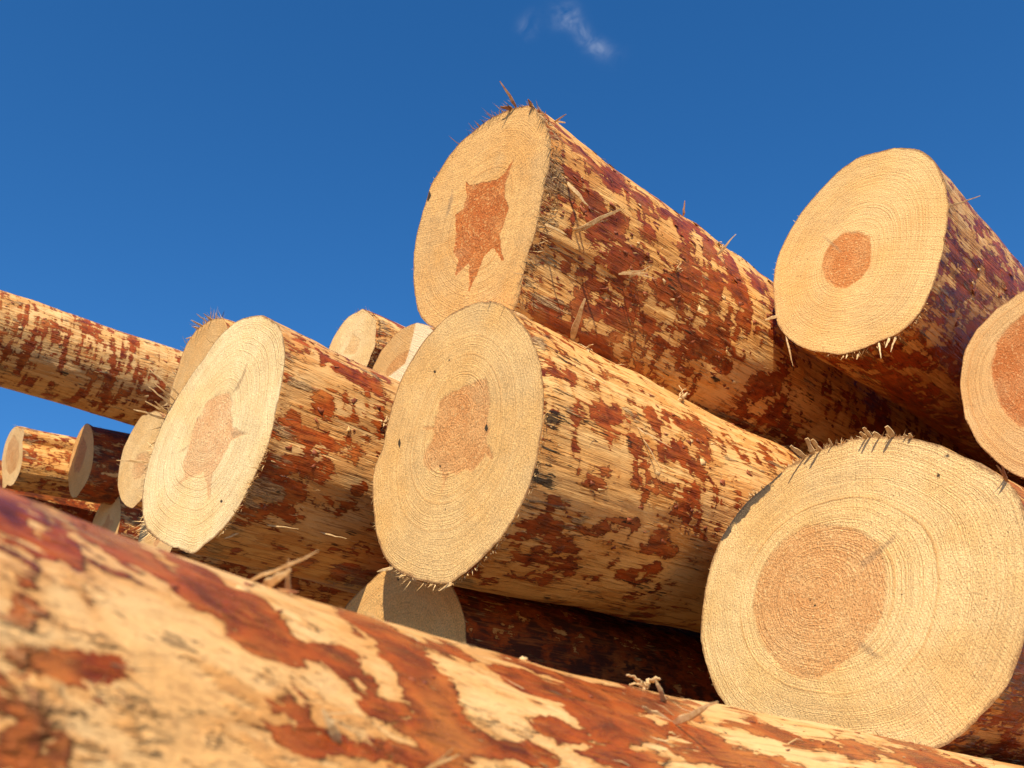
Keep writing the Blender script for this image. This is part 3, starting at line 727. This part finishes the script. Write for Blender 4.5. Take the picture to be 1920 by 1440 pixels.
# --- the smaller, farther logs
make_log('I', 'log end with bristling fibres peeping out behind the pale log', (3200, 1620), 1.0, OUT_I, fine=False,
         side=side('bristle', 8.0, cover=.5), face=cut('bristle', 8.5, wood=(0.72, 0.44, 0.175), rings=30), pith=(420, 690), fringe=[(60,190,150,.008,.045,.7,.5,.0010)], fringe_dark=.15)
make_log('J', 'log end with smooth pale face tucked behind the pale log, below the long log', (3200, 1620), 1.0, OUT_J, fine=False,
         side=side('tucked', 9.0, cover=.5), face=cut('tucked', 9.5, wood=(0.78, 0.52, 0.23), heart=(.66,.36,.14), rings=26, ringk=.3), pith=(265, 872), heart=HEART_J, fringe=[(100,270,40,.003,.014,.7,.4,.0008)])
make_log('L', 'log with dark oval heartwood and pale sapwood ring below the long log', (3200, 1450), 1.0, OUT_L, fine=False, pith=(23, 855), heart=HEART_L,
         side=side('oval', 10.0, cover=.42, bands=.35), face=cut('oval', 10.5, wood=(0.78, 0.54, 0.26), heart=(0.58, 0.29, 0.10), rings=22, ringk=.3), surf_fibres=120)
make_log('M', 'shaded log end with rough dark bark on top next to the oval heartwood', (3200, 1450), 1.15, OUT_M, fine=False, pith=(150, 868), heart=HEART_M,
         side=side('rough', 11.0, cover=.72, dark=.8, gloss=.75, wet=.75), face=cut('rough', 11.5, wood=(0.74, 0.43, 0.16), heart=(0.52, 0.22, 0.08), rings=24, ringk=.3), lump=.008, surf_fibres=60)
make_log('O', 'distant log with pale lopsided end and shaggy rim standing against the sky', (3200, 1620), 1.25, OUT_O, fine=False, heart=HEART_O, pith=(665, 655),
         side=side('distant', 12.0, cover=.52, bands=.3), face=cut('distant', 12.5, wood=(0.86, 0.62, 0.31), heart=(0.74, 0.46, 0.19), rings=20, ringk=.25), fringe=[(40,200,130,.004,.022,.7,.4,.0009),(-60,40,110,.004,.02,.3,.6,.0009)], fringe_dark=.35, surf_fibres=80)
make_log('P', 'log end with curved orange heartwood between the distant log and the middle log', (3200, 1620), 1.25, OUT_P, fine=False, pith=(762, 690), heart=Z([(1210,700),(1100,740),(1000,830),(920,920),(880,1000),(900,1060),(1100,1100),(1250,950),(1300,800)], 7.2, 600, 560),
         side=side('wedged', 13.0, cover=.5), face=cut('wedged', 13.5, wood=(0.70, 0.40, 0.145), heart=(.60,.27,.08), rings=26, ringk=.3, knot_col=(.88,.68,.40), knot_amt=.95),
         knots=[[(781,600),(773,635),(766,663),(760,681),(745,694),(725,708),(760,740),(830,720),(850,640),(830,600)]])  # no knot: pale colour painted for a stepped cut facing the sun

# the long log that juts out to the left of the stack
KA = math.radians(25.3); KD = 3.5
make_log('K', 'long slim log jutting out against the sky with pale bands round it', VPX, 0.15, circle=(-KD * math.cos(KA), KD * math.sin(KA), 0.0409 * KD), length=4.5,
         side=side('long', 14.0, cover=.43, bands=1.3, scale=.8, blotch=.6, wood=(0.76, 0.48, 0.20)), taper=(0.0, .5, .004), surf_fibres=300, lump=.005, dense=(.45, 1.6), knobs=3, flakes=160)
def at_px(px, Y):
    r = rays(px)[0]; return r * (Y / r[1])
c = at_px((196, 990), 1.28)
make_log('N', 'small shaded log end low in the stack under the rough dark log', VPX, 1.28, circle=(c[0], c[2], .125), fine=False, side=side('low', 15.0, cover=.6), face=cut('low', 15.5, rings=20, ringk=.3))
c = at_px((105, 962), 1.30)
make_log('S', 'shaded log running under the oval heartwood log and the rough dark log', VPX, .62, circle=(c[0], c[2], .15), fine=False, length=4, side=side('under', 18.0, cover=.7, dark=.8, gloss=.8), face=cut('under', 18.5))
c = at_px((300, 985), 1.05)
make_log('Q', 'sliver of a log end showing below the tucked smooth pale face', VPX, 1.05, circle=(c[0], c[2], .125), fine=False, side=side('sliver', 16.0, cover=.5), face=cut('sliver', 16.5, wood=(.72,.45,.19), rings=22, ringk=.3), fringe=[(150,220,30,.003,.012,.8,.2,.0007)])

# the big foreground log, its upper edge traced; it runs past the camera on the left
ra = .175
tpx = np.array([(0,905),(400,1040),(700,1150),(1000,1240),(1400,1330),(1750,1400),(1920,1435)], float)
tt = np.array([.40, .495, .60, .725, .92, 1.10, 1.19])
tr = rays(tpx); tp3 = tr * tt[:, None]
nx_ = -tr[:, 2]; nz_ = tr[:, 0]
nn = np.stack([tr[:, 2], 0 * nx_, -tr[:, 0]], -1); nn /= np.linalg.norm(nn, axis=1)[:, None]
cen = tp3 - nn * ra
fx_ = np.polyfit(cen[:, 1], cen[:, 0], 3); fz_ = np.polyfit(cen[:, 1], cen[:, 2], 3)
def extrap(f, y):
    lo, hi = 0.0, 1.35
    yc = np.clip(y, lo, hi)
    v = np.polyval(f, yc); d = np.polyder(f)
    return v + np.where(y < lo, (y - lo) * np.polyval(d, lo), 0) * .3 + np.where(y > hi, (y - hi) * np.polyval(d, hi), 0) * .0
AY0 = -0.75
ax, az = extrap(fx_, AY0), extrap(fz_, AY0)
print('A', np.round(cen, 3).tolist())
exA, aA, ezA = frame_for(VPX)
make_log('A', 'foreground log lying across in front of the stack, glossy with wide red bark patches', VPX, AY0, circle=(ax, az, ra), length=4.2,
         side=side('foreground', 17.0, cover=.37, bands=.25, scale=.52, gloss=.28, wet=.38, torn_amt=.3, rag=.55, black=.55, wood=(0.80, 0.50, 0.21)), taper=(0, .5, 0), patches=PATCH_A, soot=SOOT_A, lump=.0035, surf_fibres=700, dense=(.72, 2.15), knobs=0, flakes=160, flake_size=.4,
         path=lambda S: np.stack([extrap(fx_, AY0 + S) - ax, extrap(fz_, AY0 + S) - az], -1))

# logs buried in the stack that carry the visible ones, after two added sky plugs
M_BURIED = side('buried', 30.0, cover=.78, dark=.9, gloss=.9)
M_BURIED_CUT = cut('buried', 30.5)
placed = [(v['c0'][0], v['c0'][2], v['r']) for v in LOGS.values()]
for k_, (x_, z_, r_, y_) in enumerate(((-.985, .215, .125, 1.7), (-1.295, .475, .078, 1.75))):  # both wedges are added to keep sky light out of the gaps
    make_log('wedge%d' % k_, ('added log shutting the sky out of the gap under the middle log beside the largest log', 'thin added log keeping sky light out between the pale, the middle and the shaded log')[k_], VPX, y_, circle=(x_, z_, r_), length=3.4, fine=False, side=M_BURIED, face=M_BURIED_CUT)
    placed.append((x_, z_, r_))
rb = random.Random(4); nb = 0
for row in range(5):
    zc = GZ + .155 + row * .272
    for i in range(14):
        xc = -.20 - .325 * i - (.162 if row % 2 else 0)
        if xc < -3.9: continue
        top = .12 if xc > -1.7 else (.62 if xc > -2.35 else 1.02)
        if zc > top: continue
        r = .152 + rb.uniform(-.006, .008)
        if min(math.hypot(xc - q[0], zc - q[1]) - q[2] - r for q in placed) < -.035: continue
        placed.append((xc, zc, r)); nb += 1
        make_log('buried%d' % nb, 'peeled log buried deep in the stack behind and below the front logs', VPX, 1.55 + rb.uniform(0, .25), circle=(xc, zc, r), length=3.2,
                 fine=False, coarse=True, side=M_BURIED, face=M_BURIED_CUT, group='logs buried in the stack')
print('buried', nb)

# ------------------------------------------------------------------ single splinters and shavings
def hit(key, px, on):
    d = rays(px)[0]; dn = d / np.linalg.norm(d)
    L = LOGS[key]
    for nm in ((on, 'fbvh' if on == 'bvh' else 'bvh')):
        h = L[nm].ray_cast((0, 0, 0), tuple(dn))
        if h[0] is not None: return np.array(h[0]), np.array(h[1])
    # off the silhouette: nearest point of the surface to the ray at the log's distance
    if on == 'fbvh':
        far = dn * float((L['c0'] @ L['a']) / (dn @ L['a']))
        h = L['fbvh'].find_nearest(tuple(far))
    else:
        ts = np.linspace(.6, 1.8, 121) * np.linalg.norm(L['c0'])
        h = min((L['bvh'].find_nearest(tuple(dn * t_)) for t_ in ts), key=lambda q: q[3])
    return np.array(h[0]), np.array(h[1])
def lath(key, p0, p1, w, bend=0.05, mat=None, name='splinter', blunt=0.25, nrm=None):
    L = LOGS[key]; t_ = p1 - p0; ln = np.linalg.norm(t_); t_ = t_ / ln
    view = -(p0 / np.linalg.norm(p0)) if nrm is None else nrm
    sd_ = np.cross(t_, view); sd_ /= np.linalg.norm(sd_); up_ = np.cross(sd_, t_)
    rg = np.random.default_rng(int(abs(p0[0] * 9973 + p1[2] * 7919) * 1000) % 100000)
    vs = []; N = 6
    for k in range(N):
        u = k / (N - 1); ww = w * (1 - (1 - blunt) * u ** 1.6) * (0.8 + .4 * rg.random()) * (0.55 if k == 0 else 1)
        c_ = p0 + t_ * ln * u + up_ * ln * bend * 4 * u * (1 - u) + sd_ * ln * .012 * rg.normal() * (0 < k < N - 1)
        for a_, b_ in ((-1, -.4), (1, -.3), (.8, .4), (-.9, .3)):
            vs.append(c_ + sd_ * ww * a_ + up_ * ww * b_ * .9)
    fs = [[3, 2, 1, 0], [4 * N - 4, 4 * N - 3, 4 * N - 2, 4 * N - 1]]
    for k in range(N - 1):
        for j in range(4):
            fs.append([4 * k + j, 4 * k + (j + 1) % 4, 4 * k + 4 + (j + 1) % 4, 4 * k + 4 + j])
    Mi = L['Mi']
    return mesh_obj(name, [Mi @ Vector(v) for v in vs], fs, mat or M_SPL, L['root'], False)
def splinter(key, a_, b_, wpx, lift=0.012, on='bvh', mat=None, bend=.05, blunt=.25, name='splinter'):
    p0, n0 = hit(key, a_, on)
    d1 = rays(b_)[0]
    p1 = d1 * (float(p0 @ CF) - lift)
    w = wpx / FPX * float(p0 @ CF) * .5
    return lath(key, p0 - n0 * .001 * np.sign(n0 @ -p0 + 1e-9), p1, w, bend, mat, name, blunt)
def curl(key, px, size, n=4, on='bvh', seed=1):
    """a tuft of curled shavings"""
    p0, n0 = hit(key, px, on); rg = np.random.default_rng(seed); L = LOGS[key]
    if n0 @ p0 > 0: n0 = -n0
    for _ in range(n):
        d = n0 * rg.uniform(.3, 1) + rg.normal(size=3) * .6; d /= np.linalg.norm(d)
        s_ = np.cross(d, rg.normal(size=3)); s_ /= np.linalg.norm(s_); u_ = np.cross(s_, d)
        R_ = size * rg.uniform(.35, 1.0); w = size * rg.uniform(.06, .18); turns = rg.uniform(.5, 1.7)
        vs = []; N = 12
        for k in range(N):
            th = turns * k / (N - 1)
            q = p0 + rg.normal(size=3) * .0004 + d * R_ * math.sin(th) + u_ * R_ * (1 - math.cos(th)) 
            ww = w * (1 - .6 * (k / (N - 1)) ** 2); e = (d * math.sin(th) - u_ * math.cos(th)) * .0005
            vs += [q - s_ * ww + e, q + s_ * ww + e, q + s_ * ww - e, q - s_ * ww - e]
        fs = [[3, 2, 1, 0], [4 * N - 4, 4 * N - 3, 4 * N - 2, 4 * N - 1]]
        for k in range(N - 1):
            for j in range(4):
                fs.append([4 * k + j, 4 * k + (j + 1) % 4, 4 * k + 4 + (j + 1) % 4, 4 * k + 4 + j])
        mesh_obj('shaving', [L['Mi'] @ Vector(v) for v in vs], fs, M_SPL, L['root'], True)

R_ = M_SPLRED
for a_, b_, w, *k in [((966,194),(937,152),7,.0,R_),((1012,226),(1060,230),8,.02),((1040,228),(1062,214),4,.02),((1064,342),(1103,386),9,.012),
                      ((1078,434),(1163,393),13,.03),((1075,430),(1140,412),5,.02),((1160,514),(1215,512),6,.015),((1180,520),(1222,498),5,.015),((1190,513),(1232,523),4,.02),((1165,512),(1200,508),6,.01),
                      ((1070,645),(1097,560),16,.03),((1345,478),(1380,439),5,.01),((1290,388),(1284,376),5,.0,R_),((1240,398),(1218,372),3,.0,R_),((1030,300),(1055,310),5,.02),((1022,420),(1062,440),6,.02),
                      ((1010,330),(1045,318),6,.03),((960,205),(938,200),10,.01,R_),((998,200),(990,186),8,.01,R_)]:
    splinter('E', a_, b_, w, k[0], mat=k[1] if len(k) > 1 else None)
curl('E', (1268, 507), .018, 12, seed=3); curl('E', (1345, 458), .014, 9, seed=4)
curl('C', (1275, 752), .026, 14, seed=5); curl('C', (1100, 655), .018, 8, seed=6); curl('D', (718, 795), .018, 10, seed=8)
for a_, b_, w, l in [((1120,668),(1085,656),5,.01),((1108,650),(1090,668),4,.01),((770,1088),(805,1094),8,.0),((735,1068),(707,1072),7,.0),((830,1092),(795,1098),6,.01),((852,1092),(822,1108),7,.01),
                     ((1205,820),(1245,890),3,.01),((1195,800),(1260,840),3,.02),((960,585),(1010,612),8,.005),((990,640),(1100,720),5,.01)]:
    splinter('C', a_, b_, w, l)
for a_, b_, w, l in [((1525,852),(1508,813),13,.011),((1510,858),(1482,836),10,.011),((1538,846),(1522,824),9,.011),((1560,838),(1552,818),6,.008),((1625,822),(1608,806),12,.011),((1632,818),(1618,801),9,.011),
                     ((1650,820),(1634,808),12,.011),((1675,818),(1660,797),12,.011),((1668,822),(1655,808),7,.008),((1700,820),(1690,810),9,.008),((1708,822),(1704,809),10,.008),((1600,826),(1640,822),6,.008),((1545,842),(1545,825),5,.008)]:
    kk_ = ((a_[0] * 7 + b_[1] * 3) % 10) / 10
    splinter('B', a_, (a_[0] + (b_[0] - a_[0]) * (.55 + .55 * kk_), a_[1] + (b_[1] - a_[1]) * (.55 + .55 * kk_)), w * (.6 + .5 * kk_), l * (.25 + .75 * kk_), on='fbvh', bend=-.03, blunt=.55)
splinter('B', (1893, 905), (1868, 872), 5, .01, on='fbvh', mat=R_); splinter('B', (1900, 890), (1878, 872), 9, .01, on='fbvh', mat=R_)
for a_, b_, w, l in [((1780,387),(1838,367),4,.03),((1458,592),(1434,600),7,.01),((1468,634),(1487,686),4,.01),((1648,642),(1652,672),4,.02),((1680,630),(1670,660),5,.01),((1668,634),(1660,652),5,.01),((1612,660),(1606,674),5,.01),((1590,664),(1586,672),4,.01)]:
    splinter('F', a_, b_, w, l, on='fbvh')
for a_, b_, w, l in [((318,700),(280,692),5,.02),((315,722),(285,714),4,.02),((312,733),(278,725),5,.02),((305,765),(272,752),5,.02),((298,780),(250,768),5,.02),((270,868),(218,863),5,.02),((300,750),(290,752),5,.02),
                     ((500,985),(560,992),3,.0),((600,998),(650,1010),3,.0),((448,1000),(420,1010),5,.01),((575,870),(520,900),3,.0)]:
    splinter('D', a_, b_, w, l, on='fbvh' if a_[0] < 420 else 'bvh')
for a_, b_, w, l in [((380,612),(358,600),6,.02),((388,604),(368,588),4,.02),((396,600),(382,588),6,.02),((372,616),(360,612),6,.02),((360,632),(348,635),5,.01)]:
    splinter('I', a_, b_, w * .7, l, on='fbvh')
# foreground log: one big lifted splinter with torn webs, and a few shavings on its crest
splinter('A', (470, 1080), (597, 1032), 8, .02, bend=.02); splinter('A', (545, 1100), (541, 1048), 12, .01, bend=.05); splinter('A', (500, 1085), (545, 1068), 20, .01); splinter('A', (520, 1095), (560, 1110), 10, .005, mat=R_)
splinter('A', (1258, 1352), (1205, 1325), 12, .02, bend=-.1); splinter('A', (1262, 1354), (1346, 1316), 15, .03, bend=.03); splinter('A', (1248, 1316), (1228, 1272), 11, .01, bend=.12); splinter('A', (1290, 1350), (1330, 1322), 8, .02)
curl('A', (1205, 1287), .014, 12, seed=11); curl('A', (980, 1228), .010, 4, seed=12)
splinter('A', (640, 1395), (605, 1330), 22, .005, bend=.1); splinter('A', (800, 1440), (860, 1415), 9, .01); splinter('A', (810, 1438), (850, 1402), 6, .01)
splinter('A', (185, 1290), (200, 1268), 5, .006)
#@@END
